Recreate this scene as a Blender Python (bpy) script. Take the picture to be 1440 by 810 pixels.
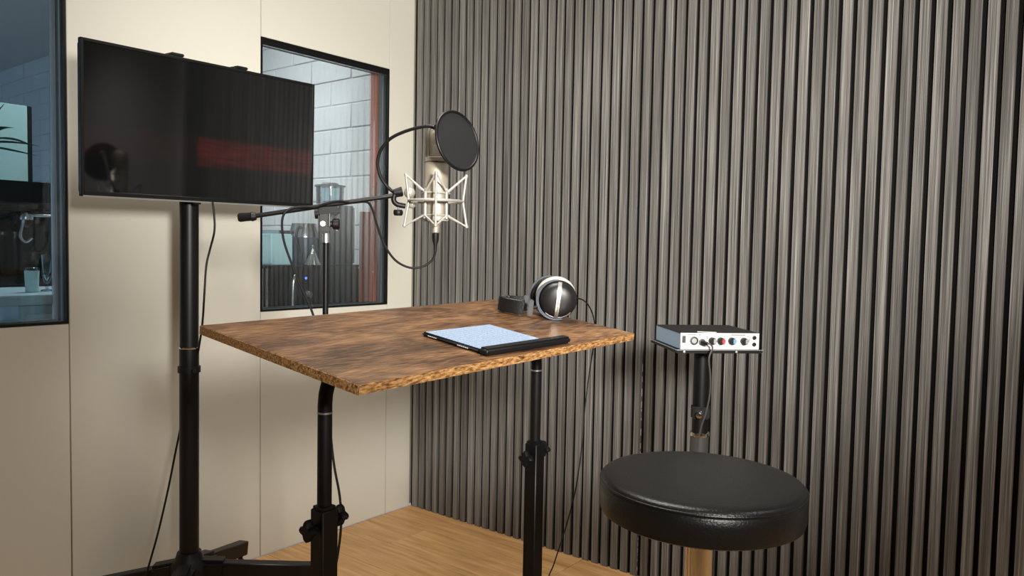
import bpy, bmesh, math, random
from mathutils import Vector, Matrix
random.seed(7)
for o in list(bpy.data.objects): bpy.data.objects.remove(o)
SC = bpy.context.scene
COL = SC.collection
PI = math.pi

# ------------------------------------------------------------------ camera
FPX, YAW, PIT, ROL = 1092.85, 0.668538, 0.052132, 0.018507
CPOS = Vector((2.406456, -2.351899, 1.131813))
FW = Vector((-math.sin(YAW)*math.cos(PIT), math.cos(YAW)*math.cos(PIT), -math.sin(PIT)))
_r0 = Vector((math.cos(YAW), math.sin(YAW), 0)); _u0 = _r0.cross(FW)
RT = math.cos(ROL)*_r0 + math.sin(ROL)*_u0
UP = -math.sin(ROL)*_r0 + math.cos(ROL)*_u0
cd = bpy.data.cameras.new('camera'); cam = bpy.data.objects.new('camera', cd); COL.objects.link(cam)
cd.sensor_width = 36; cd.lens = FPX/1440*36; cd.clip_start = 0.02
cam.matrix_world = Matrix(((RT.x, UP.x, -FW.x, CPOS.x), (RT.y, UP.y, -FW.y, CPOS.y), (RT.z, UP.z, -FW.z, CPOS.z), (0, 0, 0, 1)))
SC.camera = cam
def at(x, y, d):      # a measured point of the photograph at its own distance
    return CPOS + FW*d + RT*((x-720)/FPX*d) - UP*((y-405)/FPX*d)

# ------------------------------------------------------------------ world, lights, exposure
vs = SC.view_settings
vs.view_transform = 'Standard'; vs.look = 'None'; vs.gamma = 1; vs.use_curve_mapping = False
vs.exposure = 0.0
w = bpy.data.worlds.new('world'); SC.world = w; w.use_nodes = True
bg = w.node_tree.nodes['Background']; bg.inputs[0].default_value = (.56, .67, .82, 1); bg.inputs[1].default_value = 1.1
def light(name, typ, loc, target, power, col, **k):
    l = bpy.data.lights.new(name, typ); l.energy = power; l.color = col
    for a, v in k.items(): setattr(l, a, v)
    o = bpy.data.objects.new(name, l); COL.objects.link(o); o.location = loc
    d = Vector(target)-Vector(loc); o.rotation_euler = d.to_track_quat('-Z', 'Y').to_euler()
    return o
# studio key lamp beside the camera, added ceiling fills, cafe lamp next door
light('key_lamp', 'SPOT', (3.10, -2.30, 1.50), (0.75, -0.08, 1.64), 585, (1, .96, .90), spot_size=math.radians(70), spot_blend=1.0, shadow_soft_size=.16)
light('ceiling_fill_light', 'AREA', (1.15, -1.15, 2.58), (1.05, -1.05, 0), 20, (1, .96, .90), size=.8, shape='SQUARE', spread=math.radians(125))  # overhead fill added to soften the shadows; its fixture is unseen
light('side_wall_fill_light', 'AREA', (3.35, -.75, 2.58), (3.35, -.65, 0), 9, (1, .97, .93), size=.4, shape='SQUARE', spread=math.radians(110))  # unseen extra lamp, added to brighten the side wall mirrored in the screen
light('cafe_ceiling_light', 'AREA', (-.9, -.55, 2.45), (-.9, -.3, 0), 26, (1, .97, .92), size=.5, shape='SQUARE')

# ------------------------------------------------------------------ mesh helpers
class MB:
    def __init__(s): s.v = []; s.f = []
    def add(s, vs_, fs):
        n = len(s.v); s.v += [Vector(q) for q in vs_]; s.f += [[i+n for i in q] for q in fs]; return s
    def box(s, lo, hi, M=None):
        x0, y0, z0 = lo; x1, y1, z1 = hi
        v = [Vector(q) for q in ((x0,y0,z0),(x1,y0,z0),(x1,y1,z0),(x0,y1,z0),(x0,y0,z1),(x1,y0,z1),(x1,y1,z1),(x0,y1,z1))]
        if M: v = [M @ q for q in v]
        return s.add(v, [(3,2,1,0),(4,5,6,7),(0,1,5,4),(1,2,6,5),(2,3,7,6),(3,0,4,7)])
    def bar(s, a, b, w, h, up=(0,0,1)):
        a = Vector(a); b = Vector(b); d = (b-a); L = d.length; d.normalize()
        sd = d.cross(Vector(up)).normalized(); u = sd.cross(d)
        M = Matrix(((d.x, sd.x, u.x, a.x), (d.y, sd.y, u.y, a.y), (d.z, sd.z, u.z, a.z), (0,0,0,1)))
        return s.box((0, -w/2, -h/2), (L, w/2, h/2), M)
    def tube(s, pts, r, n=12, cap=True, closed=False):
        pts = [Vector(q) for q in pts]; m = len(pts)
        rs = r if isinstance(r, (list, tuple)) else [r]*m
        T = []
        for i in range(m):
            if closed: t = pts[(i+1) % m]-pts[i-1]
            else: t = pts[min(i+1, m-1)]-pts[max(i-1, 0)]
            T.append(t.normalized())
        ref = Vector((0,0,1)) if abs(T[0].z) < .9 else Vector((1,0,0))
        nrm = (ref-T[0]*ref.dot(T[0])).normalized(); V = []
        for i in range(m):
            nrm = (nrm-T[i]*nrm.dot(T[i])).normalized(); bi = T[i].cross(nrm)
            for k in range(n):
                a = 2*PI*k/n; V.append(pts[i]+(nrm*math.cos(a)+bi*math.sin(a))*rs[i])
        F = []
        for i in range(m if closed else m-1):
            j = (i+1) % m
            for k in range(n): F.append((i*n+k, i*n+(k+1) % n, j*n+(k+1) % n, j*n+k))
        if cap and not closed: F += [tuple(range(n))[::-1], tuple(range((m-1)*n, m*n))]
        return s.add(V, F)
    def lathe(s, prof, n=32, M=None):      # prof: (radius, height) from bottom to top round Z
        V = []; F = []; rings = []
        for r, z in prof:
            if r < 1e-6: rings.append([len(V)]); V.append(Vector((0, 0, z)))
            else:
                rings.append(list(range(len(V), len(V)+n)))
                for k in range(n): a = 2*PI*k/n; V.append(Vector((r*math.cos(a), r*math.sin(a), z)))
        for A, B in zip(rings[:-1], rings[1:]):
            for k in range(n):
                a0, a1 = A[k % len(A)], A[(k+1) % len(A)]; b0, b1 = B[k % len(B)], B[(k+1) % len(B)]
                q = []
                for i in (a0, a1, b1, b0):
                    if i not in q: q.append(i)
                if len(q) > 2: F.append(q)
        if M: V = [M @ q for q in V]
        return s.add(V, F)
    def build(s, name, mat, parent=None, bevel=0, seg=2, world=True, angle=40, solid=False):
        V = s.v
        if parent is not None and world:
            root = parent
            while root.parent: root = root.parent
            I = root.matrix_basis.inverted(); V = [I @ q for q in V]
        me = bpy.data.meshes.new(name); me.from_pydata([tuple(q) for q in V], [], s.f); me.update()
        bm = bmesh.new(); bm.from_mesh(me)
        bmesh.ops.recalc_face_normals(bm, faces=bm.faces)
        if bevel:
            es = [e for e in bm.edges if len(e.link_faces) == 2 and e.calc_face_angle() > math.radians(50)]
            bmesh.ops.bevel(bm, geom=es, offset=bevel, segments=seg, affect='EDGES', clamp_overlap=True)
        bm.to_mesh(me); bm.free()
        me.polygons.foreach_set('use_smooth', [True]*len(me.polygons)); me.set_sharp_from_angle(angle=math.radians(angle))
        me.materials.append(mat); me.update()
        o = bpy.data.objects.new(name, me); COL.objects.link(o)
        if parent is not None: o.parent = parent
        return o
def box(lo, hi): return MB().box(lo, hi)
def frame(o, x, y, z):      # matrix from origin and axes
    return Matrix(((x[0],y[0],z[0],o[0]),(x[1],y[1],z[1],o[1]),(x[2],y[2],z[2],o[2]),(0,0,0,1)))
def axis(o, d):             # matrix whose Z points along d
    q = Vector(d).to_track_quat('Z', 'Y').to_matrix().to_4x4(); q.translation = Vector(o); return q
def smooth(pts, k=6):       # Catmull-Rom through points
    P = [Vector(q) for q in pts]; P = [P[0]*2-P[1]]+P+[P[-1]*2-P[-2]]; out = []
    for i in range(1, len(P)-2):
        for j in range(k):
            t = j/k; a, b, c, d = P[i-1], P[i], P[i+1], P[i+2]
            out.append(.5*((2*b)+(c-a)*t+(2*a-5*b+4*c-d)*t*t+(3*b-a-3*c+d)*t**3))
    out.append(P[-2]); return out
def tag(o, label=None, cat=None, group=None, kind=None):
    for k, v in (('label', label), ('category', cat), ('group', group), ('kind', kind)):
        if v: o[k] = v
    return o
def thing(name, label, cat, loc=(0,0,0), M=None, group=None):
    o = bpy.data.objects.new(name, None); COL.objects.link(o); o.empty_display_size = .05
    o.matrix_basis = M if M else Matrix.Translation(Vector(loc))
    return tag(o, label, cat, group)

# ------------------------------------------------------------------ materials
def mat(name, col, rough=.5, metal=0, spec=.5, coat=0, emit=None, es=1, bump=None, trans=0, alpha=1):
    m = bpy.data.materials.new(name); m.use_nodes = True; nt = m.node_tree; b = nt.nodes['Principled BSDF']
    b.inputs['Base Color'].default_value = (*col, 1); b.inputs['Roughness'].default_value = rough
    b.inputs['Metallic'].default_value = metal; b.inputs['Specular IOR Level'].default_value = spec
    b.inputs['Coat Weight'].default_value = coat
    if emit: b.inputs['Emission Color'].default_value = (*emit, 1); b.inputs['Emission Strength'].default_value = es
    if bump:
        sc, st = bump; tc = nt.nodes.new('ShaderNodeTexCoord'); n = nt.nodes.new('ShaderNodeTexNoise'); n.inputs['Scale'].default_value = sc; n.inputs['Detail'].default_value = 4
        bp = nt.nodes.new('ShaderNodeBump'); bp.inputs['Strength'].default_value = st; bp.inputs['Distance'].default_value = .002
        nt.links.new(tc.outputs['Object'], n.inputs['Vector']); nt.links.new(n.outputs['Fac'], bp.inputs['Height']); nt.links.new(bp.outputs['Normal'], b.inputs['Normal'])
    return m
def grain(name, stops, scale, rough=.5, rnd=True, detail=6, fine=None, bumpst=.15, spec=.4, scale2=None, distort=0, valvar=0):
    """streaky wood: noise stretched by `scale` vector through a colour ramp"""
    m = mat(name, (.5,.5,.5), rough, spec=spec); nt = m.node_tree; N = nt.nodes; L = nt.links; b = N['Principled BSDF']
    tc = N.new('ShaderNodeTexCoord'); mp = N.new('ShaderNodeMapping'); mp.inputs['Scale'].default_value = scale
    src = tc.outputs['Object']; oi = N.new('ShaderNodeObjectInfo')
    if rnd:
        mu = N.new('ShaderNodeMath'); mu.operation = 'MULTIPLY'; mu.inputs[1].default_value = 37.0; L.new(oi.outputs['Random'], mu.inputs[0])
        cb = N.new('ShaderNodeCombineXYZ')
        for k in range(3): L.new(mu.outputs[0], cb.inputs[k])
        ad = N.new('ShaderNodeVectorMath'); ad.operation = 'ADD'; L.new(src, ad.inputs[0]); L.new(cb.outputs[0], ad.inputs[1]); src = ad.outputs[0]
    L.new(src, mp.inputs['Vector'])
    n1 = N.new('ShaderNodeTexNoise'); n1.inputs['Scale'].default_value = 1; n1.inputs['Detail'].default_value = detail; n1.inputs['Roughness'].default_value = .62; n1.inputs['Distortion'].default_value = distort
    L.new(mp.outputs[0], n1.inputs['Vector']); fac = n1.outputs['Fac']
    if scale2:
        mp2 = N.new('ShaderNodeMapping'); mp2.inputs['Scale'].default_value = scale2; L.new(src, mp2.inputs['Vector'])
        n2 = N.new('ShaderNodeTexNoise'); n2.inputs['Scale'].default_value = 1; n2.inputs['Detail'].default_value = 5; L.new(mp2.outputs[0], n2.inputs['Vector'])
        mx = N.new('ShaderNodeMix'); mx.inputs[0].default_value = .5; L.new(n1.outputs['Fac'], mx.inputs[2]); L.new(n2.outputs['Fac'], mx.inputs[3]); fac = mx.outputs[0]
    cr = N.new('ShaderNodeValToRGB'); el = cr.color_ramp.elements
    while len(el) < len(stops): el.new(.5)
    for e, (p, c) in zip(el, stops): e.position = p; e.color = (*c, 1)
    L.new(fac, cr.inputs[0]); out = cr.outputs[0]
    if valvar:
        hv = N.new('ShaderNodeHueSaturation'); mr = N.new('ShaderNodeMapRange'); mr.inputs['To Min'].default_value = 1-valvar; mr.inputs['To Max'].default_value = 1+valvar
        L.new(oi.outputs['Random'], mr.inputs['Value']); L.new(mr.outputs[0], hv.inputs['Value']); L.new(out, hv.inputs['Color']); out = hv.outputs[0]
    L.new(out, b.inputs['Base Color'])
    bp = N.new('ShaderNodeBump'); bp.inputs['Strength'].default_value = bumpst; bp.inputs['Distance'].default_value = .002
    L.new(fac, bp.inputs['Height']); L.new(bp.outputs['Normal'], b.inputs['Normal'])
    return m
def glass_mat(name, tint=(1,1,1), refl=1.0, rough=0):
    m = bpy.data.materials.new(name); m.use_nodes = True; nt = m.node_tree; N = nt.nodes; L = nt.links
    for n in list(N): N.remove(n)
    o = N.new('ShaderNodeOutputMaterial'); t = N.new('ShaderNodeBsdfTransparent'); t.inputs[0].default_value = (*tint, 1)
    g = N.new('ShaderNodeBsdfGlossy'); g.inputs['Roughness'].default_value = rough
    f = N.new('ShaderNodeFresnel'); f.inputs[0].default_value = 1.45; mu = N.new('ShaderNodeMath'); mu.operation = 'MULTIPLY'; mu.inputs[1].default_value = refl
    mx = N.new('ShaderNodeMixShader'); L.new(f.outputs[0], mu.inputs[0]); L.new(mu.outputs[0], mx.inputs[0]); L.new(t.outputs[0], mx.inputs[1]); L.new(g.outputs[0], mx.inputs[2]); L.new(mx.outputs[0], o.inputs[0])
    return m
M_beige = mat('beige_panel', (.68,.662,.578), .45, bump=(60,.03))
M_seam = mat('seam_shadow_gap', (.30,.27,.21), .7)
M_slat = grain('dark_oak_slat', [(.32,(.036,.0345,.032)),(.45,(.090,.0865,.081)),(.55,(.175,.169,.158)),(.68,(.37,.357,.335))], (230,230,1.6), .36, detail=5, bumpst=.10, spec=.5, valvar=.18, scale2=(620,620,4))
M_felt = mat('black_felt', (.006,.006,.006), .95, spec=.1)
M_plank = grain('oak_floor', [(.28,(.32,.165,.060)),(.45,(.48,.265,.105)),(.58,(.59,.345,.145)),(.75,(.71,.45,.215))], (2.2,26,26), .42, detail=6, bumpst=.06, valvar=.10, scale2=(6,70,70))
M_subfloor = mat('subfloor', (.10,.055,.02), .8)
M_ceil = mat('ceiling_white', (.62,.60,.55), .8)
M_greywall = mat('grey_paint', (.62,.63,.65), .7)
M_darkwall = mat('rear_paint', (.30,.29,.26), .7)
M_redtrim = mat('red_paint', (.45,.03,.015), .5)
M_table = grain('rustic_brown_board', [(.37,(.018,.009,.005)),(.445,(.070,.033,.015)),(.51,(.150,.073,.031)),(.57,(.225,.118,.052)),(.67,(.36,.205,.10))], (11,4.5,11), .36, rnd=False, detail=12, bumpst=.10, scale2=(320,26,320), distort=.5)
M_tedge = grain('rustic_edge', [(.33,(.05,.022,.010)),(.45,(.23,.112,.040)),(.56,(.42,.225,.082)),(.70,(.60,.37,.155))], (300,70,300), .4, rnd=False, detail=6, bumpst=.1)
M_blk = mat('black_powder_coat', (.004,.004,.0045), .42, spec=.32)
M_blkpl = mat('black_plastic', (.005,.005,.0055), .48, spec=.32)
M_rubber = mat('black_rubber', (.005,.005,.005), .55, spec=.3)
M_screen = mat('tv_screen_glass', (.004,.004,.005), .06, spec=.55)
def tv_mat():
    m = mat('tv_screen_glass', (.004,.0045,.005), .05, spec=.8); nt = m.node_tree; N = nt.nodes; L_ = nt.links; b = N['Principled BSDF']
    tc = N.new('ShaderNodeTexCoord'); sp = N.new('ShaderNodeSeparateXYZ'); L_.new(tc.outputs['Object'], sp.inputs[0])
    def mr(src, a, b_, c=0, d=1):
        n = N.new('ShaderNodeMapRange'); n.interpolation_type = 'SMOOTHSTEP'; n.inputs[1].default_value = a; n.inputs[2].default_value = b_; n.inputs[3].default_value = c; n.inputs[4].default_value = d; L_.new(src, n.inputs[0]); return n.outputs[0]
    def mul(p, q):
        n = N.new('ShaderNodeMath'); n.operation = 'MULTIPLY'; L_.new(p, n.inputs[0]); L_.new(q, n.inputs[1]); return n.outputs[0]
    band = mul(mr(sp.outputs[2], -.105, -.075), mr(sp.outputs[2], -.005, -.03)); side = mr(sp.outputs[0], -.05, -.035, .10, 1)  # red reflection painted in as a faint emission band, dimmer at left
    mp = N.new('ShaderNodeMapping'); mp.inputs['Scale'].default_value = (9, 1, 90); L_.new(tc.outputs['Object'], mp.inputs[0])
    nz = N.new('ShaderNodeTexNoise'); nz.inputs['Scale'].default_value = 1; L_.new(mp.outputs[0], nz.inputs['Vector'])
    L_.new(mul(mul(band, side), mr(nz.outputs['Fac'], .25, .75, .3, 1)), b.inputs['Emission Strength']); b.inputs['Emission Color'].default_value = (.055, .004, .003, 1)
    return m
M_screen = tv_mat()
M_silver = mat('brushed_silver', (.55,.54,.52), .36, metal=.9)
M_chrome = mat('chrome', (.78,.76,.72), .08, metal=1)
M_mic = mat('champagne_nickel', (.48,.43,.345), .46, metal=.6)
M_grille = mat('mic_grille', (.28,.25,.20), .45, metal=.8, bump=(900,.8))
M_mount = mat('pale_satin_metal', (.38,.365,.32), .45, metal=.3)
M_cord = mat('pale_elastic', (.42,.405,.365), .6)
M_pop = mat('pop_cloth', (.012,.012,.0125), .85, spec=.25, bump=(1200,.6))
M_leather = mat('black_leather', (.006,.006,.006), .34, spec=.38, bump=(260,.3))
M_cup = mat('cup_black', (.008,.008,.008), .38, bump=(700,.15))
M_velour = mat('grey_velour', (.36,.35,.32), .9)
M_greypl = mat('grey_plastic', (.05,.05,.05), .5)
M_yoke = mat('gunmetal', (.06,.07,.085), .42, metal=.6)
M_white = mat('white_panel', (.56,.555,.54), .4)
M_alu = mat('aluminium_blue_daylight', (.36,.50,.66), .38, metal=.2)  # plain metal with the blue window daylight put into its colour
M_redk = mat('red_cap', (.55,.04,.03), .4)
M_bluek = mat('blue_cap', (.10,.30,.50), .4)
M_ink = mat('dark_print', (.03,.03,.03), .6)
M_wprint = mat('white_print', (.6,.6,.6), .6)
M_brick = mat('white_painted_brick', (.66,.66,.66), .6, bump=(45,.5))
M_mortar = mat('white_mortar', (.60,.60,.61), .8)
M_reveal = mat('slate_reveal', (.035,.045,.055), .45)
M_gasket = mat('grey_gasket', (.22,.24,.24), .4)
M_pane = glass_mat('window_glass', (.93,.96,.97), 1.0)
M_pane_b = glass_mat('window_glass_blue', (.74,.84,.90), 1.0)
M_clear = glass_mat('clear_plastic', (.80,.90,.92), 1.6, .05)
M_cyan = mat('frosted_acrylic', (.70,.93,.95), .4)
M_steel = mat('stainless', (.55,.54,.52), .22, metal=1)
M_navy = mat('dark_blue_enamel', (.012,.022,.045), .3)
M_led = mat('blue_indicator', (.02,.05,.6), .4, emit=(.05,.15,1), es=4)
M_leaf = mat('dark_leaf', (.015,.035,.018), .5)
M_mint = mat('pale_mint_board', (.50,.66,.62), .6)
M_counter = mat('pale_counter', (.58,.68,.72), .4)
M_terra = mat('dark_pot', (.03,.03,.035), .6)
# tablet screen: lit page with rows of print
def screen_mat():
    m = bpy.data.materials.new('lit_page'); m.use_nodes = True; nt = m.node_tree; N = nt.nodes; L = nt.links; b = N['Principled BSDF']
    tc = N.new('ShaderNodeTexCoord'); sp = N.new('ShaderNodeSeparateXYZ'); L.new(tc.outputs['Object'], sp.inputs[0])
    def mth(op, a, v=None, w=None):
        n = N.new('ShaderNodeMath'); n.operation = op; L.new(a, n.inputs[0])
        if v is not None:
            if isinstance(v, (int, float)): n.inputs[1].default_value = v
            else: L.new(v, n.inputs[1])
        return n.outputs[0]
    row = mth('FRACT', mth('MULTIPLY', sp.outputs[0], 1/.0068)); line = mth('GREATER_THAN', row, .52)
    mp = N.new('ShaderNodeMapping'); mp.inputs['Scale'].default_value = (147.06, 330, 1); L.new(tc.outputs['Object'], mp.inputs[0])
    wn = N.new('ShaderNodeTexNoise'); wn.inputs['Scale'].default_value = 1; wn.inputs['Detail'].default_value = 1; L.new(mp.outputs[0], wn.inputs['Vector'])
    wd = mth('GREATER_THAN', wn.outputs['Fac'], .44); ink = mth('MULTIPLY', line, wd)
    mx = N.new('ShaderNodeMix'); mx.data_type = 'RGBA'; mx.inputs[6].default_value = (.60,.74,.92,1); mx.inputs[7].default_value = (.36,.48,.68,1); L.new(ink, mx.inputs[0])
    b.inputs['Base Color'].default_value = (.01,.01,.01,1); b.inputs['Roughness'].default_value = .12
    L.new(mx.outputs[2], b.inputs['Emission Color']); b.inputs['Emission Strength'].default_value = 1.0
    return m
M_page = screen_mat()

# ------------------------------------------------------------------ setting: booth
H = 2.62; XR = 4.2; YF = -4.2
floor = tag(box((-.02, YF, -.06), (XR, .06, -.010)).build('floor', M_subfloor), kind='structure')
PW, PL = .182, 1.22
me_pl = None
row = 0; y = .012
while y > YF:
    x = -[.32, .96, .10, .74, .5][row % 5]
    while x < XR:
        xa, xb = max(x, 0.001), min(x+PL, XR)
        if xb-xa > .05:
            full = abs((xb-xa)-PL) < 1e-6
            if full and me_pl: o = bpy.data.objects.new('plank', me_pl); COL.objects.link(o); o.parent = floor
            else:
                o = MB().box((0, -PW+.0014, -.010), (xb-xa-.0014, 0, 0)).build('plank', M_plank, bevel=.0008, seg=1); o.parent = floor
                if full: me_pl = o.data
            o.location = (xa, y, 0)
        x += PL
    y -= PW; row += 1
tag(box((-.1, YF, H), (XR, .06, H+.06)).build('ceiling', M_ceil), kind='structure')
# slatted wall: black felt backing, every slat a piece
wr = tag(box((0, .010, 0), (XR, .06, H)).build('wall_right', M_felt), kind='structure')
sl0 = MB().box((0, 0, 0), (.0275, .010, H-.002)).build('slat', M_slat, bevel=.0008, seg=1); sl0.parent = wr
i = 0; x = .0150
while x < 2.46:
    s = sl0 if i == 0 else sl0.copy()
    if i: COL.objects.link(s); s.parent = wr
    s.location = (x, 0, .001); x += .04; i += 1
tag(box((2.475, -.03, 0), (XR, .0095, H)).build('wall_side', M_greywall), kind='structure')
def seam_strip():
    mb = MB(); z = .02
    while z < .72:
        h = random.uniform(.004, .03)
        xx = 1.1227; mb.box((xx, .0004+random.uniform(0, .001), z), (xx+.0008, .0042, z+h)); z += h+random.uniform(.004, .03)
    return mb
tag(seam_strip().build('glue_residue', M_wprint, wr), 'pale flecks of torn glue in one slat gap')
# panelled wall with two window openings
WZ0, WZ1 = .887, 1.851
W2 = (-.744, -.141); W1 = (-1.985, -1.383)
core = MB(); X0, X1 = -.10, -.018
def wallrun(mb, x0, x1, ya, yb):
    mb.box((x0, ya, 0), (x1, yb, H))
for ya, yb in ((YF, W1[0]), (W1[1], W2[0]), (W2[1], .06)): wallrun(core, X0, X1, ya, yb)
for wv in (W1, W2):
    core.box((X0, wv[0], 0), (X1, wv[1], WZ0)); core.box((X0, wv[0], WZ1), (X1, wv[1], H))
wl = tag(core.build('wall_left', M_seam), kind='structure')
seams = [0.0, -.141, -.744, -1.3815, -1.986, -2.59, -3.195, -3.8, YF]
for a, b in zip(seams[1:], seams[:-1]):
    g = .0012
    for (z0, z1) in (((.001, WZ0-.001), (WZ1+.001, H)) if (a in (-.744, -1.986)) else ((.001, H),)):
        MB().box((-.018, a+g, z0), (0, b-g, z1)).build('panel', M_beige, wl, bevel=.0012, seg=1)
# windows
def window(name, wv, pane_mat):
    e = bpy.data.objects.new(name, None); COL.objects.link(e); e.location = (0, (wv[0]+wv[1])/2, WZ0); tag(e, kind='structure')
    ya, yb = wv
    def ring(x0, x1, t, nm, m, ins=0):
        mb = MB(); a, b, c, d = ya+ins, yb-ins, WZ0+ins, WZ1-ins
        mb.box((x0, a, c), (x1, a+t, d)); mb.box((x0, b-t, c), (x1, b, d)); mb.box((x0, a+t, c), (x1, b-t, c+t)); mb.box((x0, a+t, d-t), (x1, b-t, d))
        return mb.build(nm, m, e)
    ring(-.017, .001, .006, 'edge_profile', M_blk)
    box((-.017, ya+.006, WZ1-.024), (-.001, yb-.006, WZ1-.0062)).build('top_profile', M_blk, e)
    ring(-.030, -.017, .004, 'reveal_lining', M_reveal)
    ring(-.038, -.030, .006, 'gasket', M_gasket)
    ring(-.062, -.038, .004, 'reveal_lining', M_reveal)
    ring(-.100, -.062, .006, 'outer_frame', M_reveal if name == 'window_2' else M_gasket)
    if name == 'window_2': box((-.0995, yb-.012, WZ0+.0065), (-.0625, yb-.0062, WZ1-.0065)).build('red_jamb', M_redtrim2, e)
    box((-.014, ya+.006, WZ0+.006), (-.008, yb-.006, WZ1-.0242)).build('pane', M_pane, e)
    box((-.080, ya+.006, WZ0+.006), (-.074, yb-.0125, WZ1-.006)).build('pane', pane_mat, e)
M_redtrim2 = mat('brick_red_paint', (.50,.13,.07), .5)
window('window_1', W1, M_pane_b); window('window_2', W2, M_pane)
# unseen side of the booth, mirrored in the dark screen
tag(box((XR, YF, 0), (XR+.06, .06, H)).build('wall_rear', M_darkwall), kind='structure')
tag(box((-.1, YF-.06, 0), (XR, YF, H)).build('wall_front', M_greywall), kind='structure')

# ------------------------------------------------------------------ room beyond the windows
YB = .30
wb = tag(box((-7.2, YB+.012, 0), (-.1, YB+.10, 2.75)).build('wall_beyond', M_mortar), kind='structure')
BL, BH = .328, .126
nb = MB().box((0, 0, 0), (BL-.007, .016, BH-.007)).build('brick', M_brick, bevel=.003, seg=1); nb.parent = wb
k = 0
for r in range(20):
    z = .10+r*BH
    x = -.115-BL*(1.0 if r % 2 else .5)
    while x > -6.9:
        vis = (x > -2.0 and z > .6) or (x < -3.0 and z > 1.1)
        if vis and k < 299:
            o = nb if k == 0 else nb.copy()
            if k: COL.objects.link(o); o.parent = wb
            o.location = (x, YB+.006+random.uniform(-.002, .002), z); o.rotation_euler = (0, random.uniform(-.004, .004), 0); k += 1
        x -= BL
tag(box((-7.2, -4.3, 2.62), (-.1, .4, 2.68)).build('ceiling_beyond', M_ceil), kind='structure')
tag(box((-7.2, -4.3, -.06), (-.1, .4, -.01)).build('floor_beyond', M_greywall), kind='structure')
tag(box((-7.26, -4.3, 0), (-7.2, .4, 2.62)).build('wall_far', M_greywall), kind='structure')

# coffee corner seen through the right-hand window
b = box((-.80, -.62, .76), (-.32, .10, .80)).build('worktop', M_counter)
b2 = thing('kitchen_counter', 'pale low counter carrying the black espresso machine behind the window', 'counter', (-.56, -.26, 0))
b.parent = b2; b.location = (.56, .26, 0)
box((-.78, -.60, 0), (-.34, .08, .76)).build('cabinet_body', M_greywall, b2)
t = thing('espresso_machine', 'black boxy espresso machine with blue light, carrying grinder and jug behind the window', 'coffee machine', (-.56, -.275, .80))
box((-.76, -.55, .80), (-.335, 0, 1.03)).build('body', M_blk, t, bevel=.006)
box((-.765, -.555, 1.03), (-.33, .004, 1.040)).build('top_tray', M_blkpl, t, bevel=.003)
MB().tube([(-.325, -.522, .80), (-.325, -.522, 1.028)], .006).tube([(-.325, -.500, .80), (-.325, -.500, 1.028)], .006).build('side_rail', M_chrome, t)
MB().tube(smooth([(-.335, -.36, 1.0), (-.31, -.37, 1.0), (-.305, -.385, .97), (-.305, -.388, .85)]), .007).build('steam_wand', M_steel, t)
MB().lathe([(0, 0), (.005, 0), (.005, .003), (0, .004)], 16, axis((-.335, -.30, .985), (1,0,0))).build('indicator_light', M_led, t)
MB().lathe([(0, 0), (.026, 0), (.026, .012), (.018, .03), (0, .032)], 20, axis((-.335, -.305, .915), (1,0,0))).build('group_head', M_steel, t)
MB().tube([(-.315, -.305, .90), (-.27, -.32, .885)], [.010, .013]).build('portafilter_handle', M_blkpl, t)
t = thing('coffee_grinder', 'black coffee grinder with clear round bean hopper on the espresso machine', 'grinder', (-.385, -.10, 1.04))
box((-.425, -.175, 1.04), (-.345, -.02, 1.305)).build('body', M_blkpl, t, bevel=.008)
hp = MB().lathe([(.052, 1.3055), (.060, 1.310), (.062, 1.3845), (.058, 1.3845), (.056, 1.312), (.050, 1.3085)], 28, Matrix.Translation((-.385, -.135, 0))).build('hopper', M_clear, t)
MB().lathe([(0, 1.385), (.067, 1.385), (.067, 1.392), (.04, 1.394), (.034, 1.402), (0, 1.404)], 28, Matrix.Translation((-.385, -.135, 0))).build('lid', M_greypl, hp)
t = thing('milk_jug', 'stainless steel jug with dark blue body beside the bean grinder', 'jug', (-.50, -.185, 1.04))
MB().lathe([(0, 1.04), (.068, 1.04), (.07, 1.06), (.07, 1.16)], 28, Matrix.Translation((-.50, -.185, 0))).build('body', M_navy, t)
MB().lathe([(.0705, 1.16), (.0705, 1.165), (.060, 1.205), (.056, 1.222), (.053, 1.222), (.055, 1.165)], 28, Matrix.Translation((-.50, -.185, 0))).build('rim', M_steel, t)
MB().tube(smooth([(-.44, -.245, 1.20), (-.43, -.27, 1.20), (-.43, -.28, 1.16), (-.44, -.25, 1.09)]), .006, 8).build('handle', M_blkpl, t)
t = thing('metal_cone', 'ridged shiny metal cone standing in front of the steel jug', 'cone', (-.375, -.232, 1.04))
prof = []
for q in range(9):
    rr = .040*(1-q/9.2); prof += [(rr, 1.041+q*.0085), (rr*.93, 1.041+q*.0085+.006)]
MB().lathe([(0, 1.041)]+prof+[(0, 1.122)], 24, Matrix.Translation((-.375, -.232, 0))).build('shell', M_steel, t)
MB().lathe([(0, 1.117), (.005, 1.117), (.006, 1.124), (0, 1.129)], 12, Matrix.Translation((-.375, -.232, 0))).build('tip', M_chrome, t)
t = thing('acrylic_canister', 'frosted pale cyan canister on the espresso machine', 'canister', (-.44, -.37, 1.04))
box((-.50, -.425, 1.041), (-.40, -.318, 1.172)).build('body', M_cyan, t, bevel=.006)
box((-.505, -.43, 1.172), (-.395, -.313, 1.186)).build('lid', M_clear, t, bevel=.003)
t = thing('red_board', 'brick-red painted board standing at the right of the espresso machine', 'board', (-.30, .09, 0))
box((-.312, -.030, 0), (-.287, .22, 1.28)).build('panel', M_redtrim2, t, bevel=.003)

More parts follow.
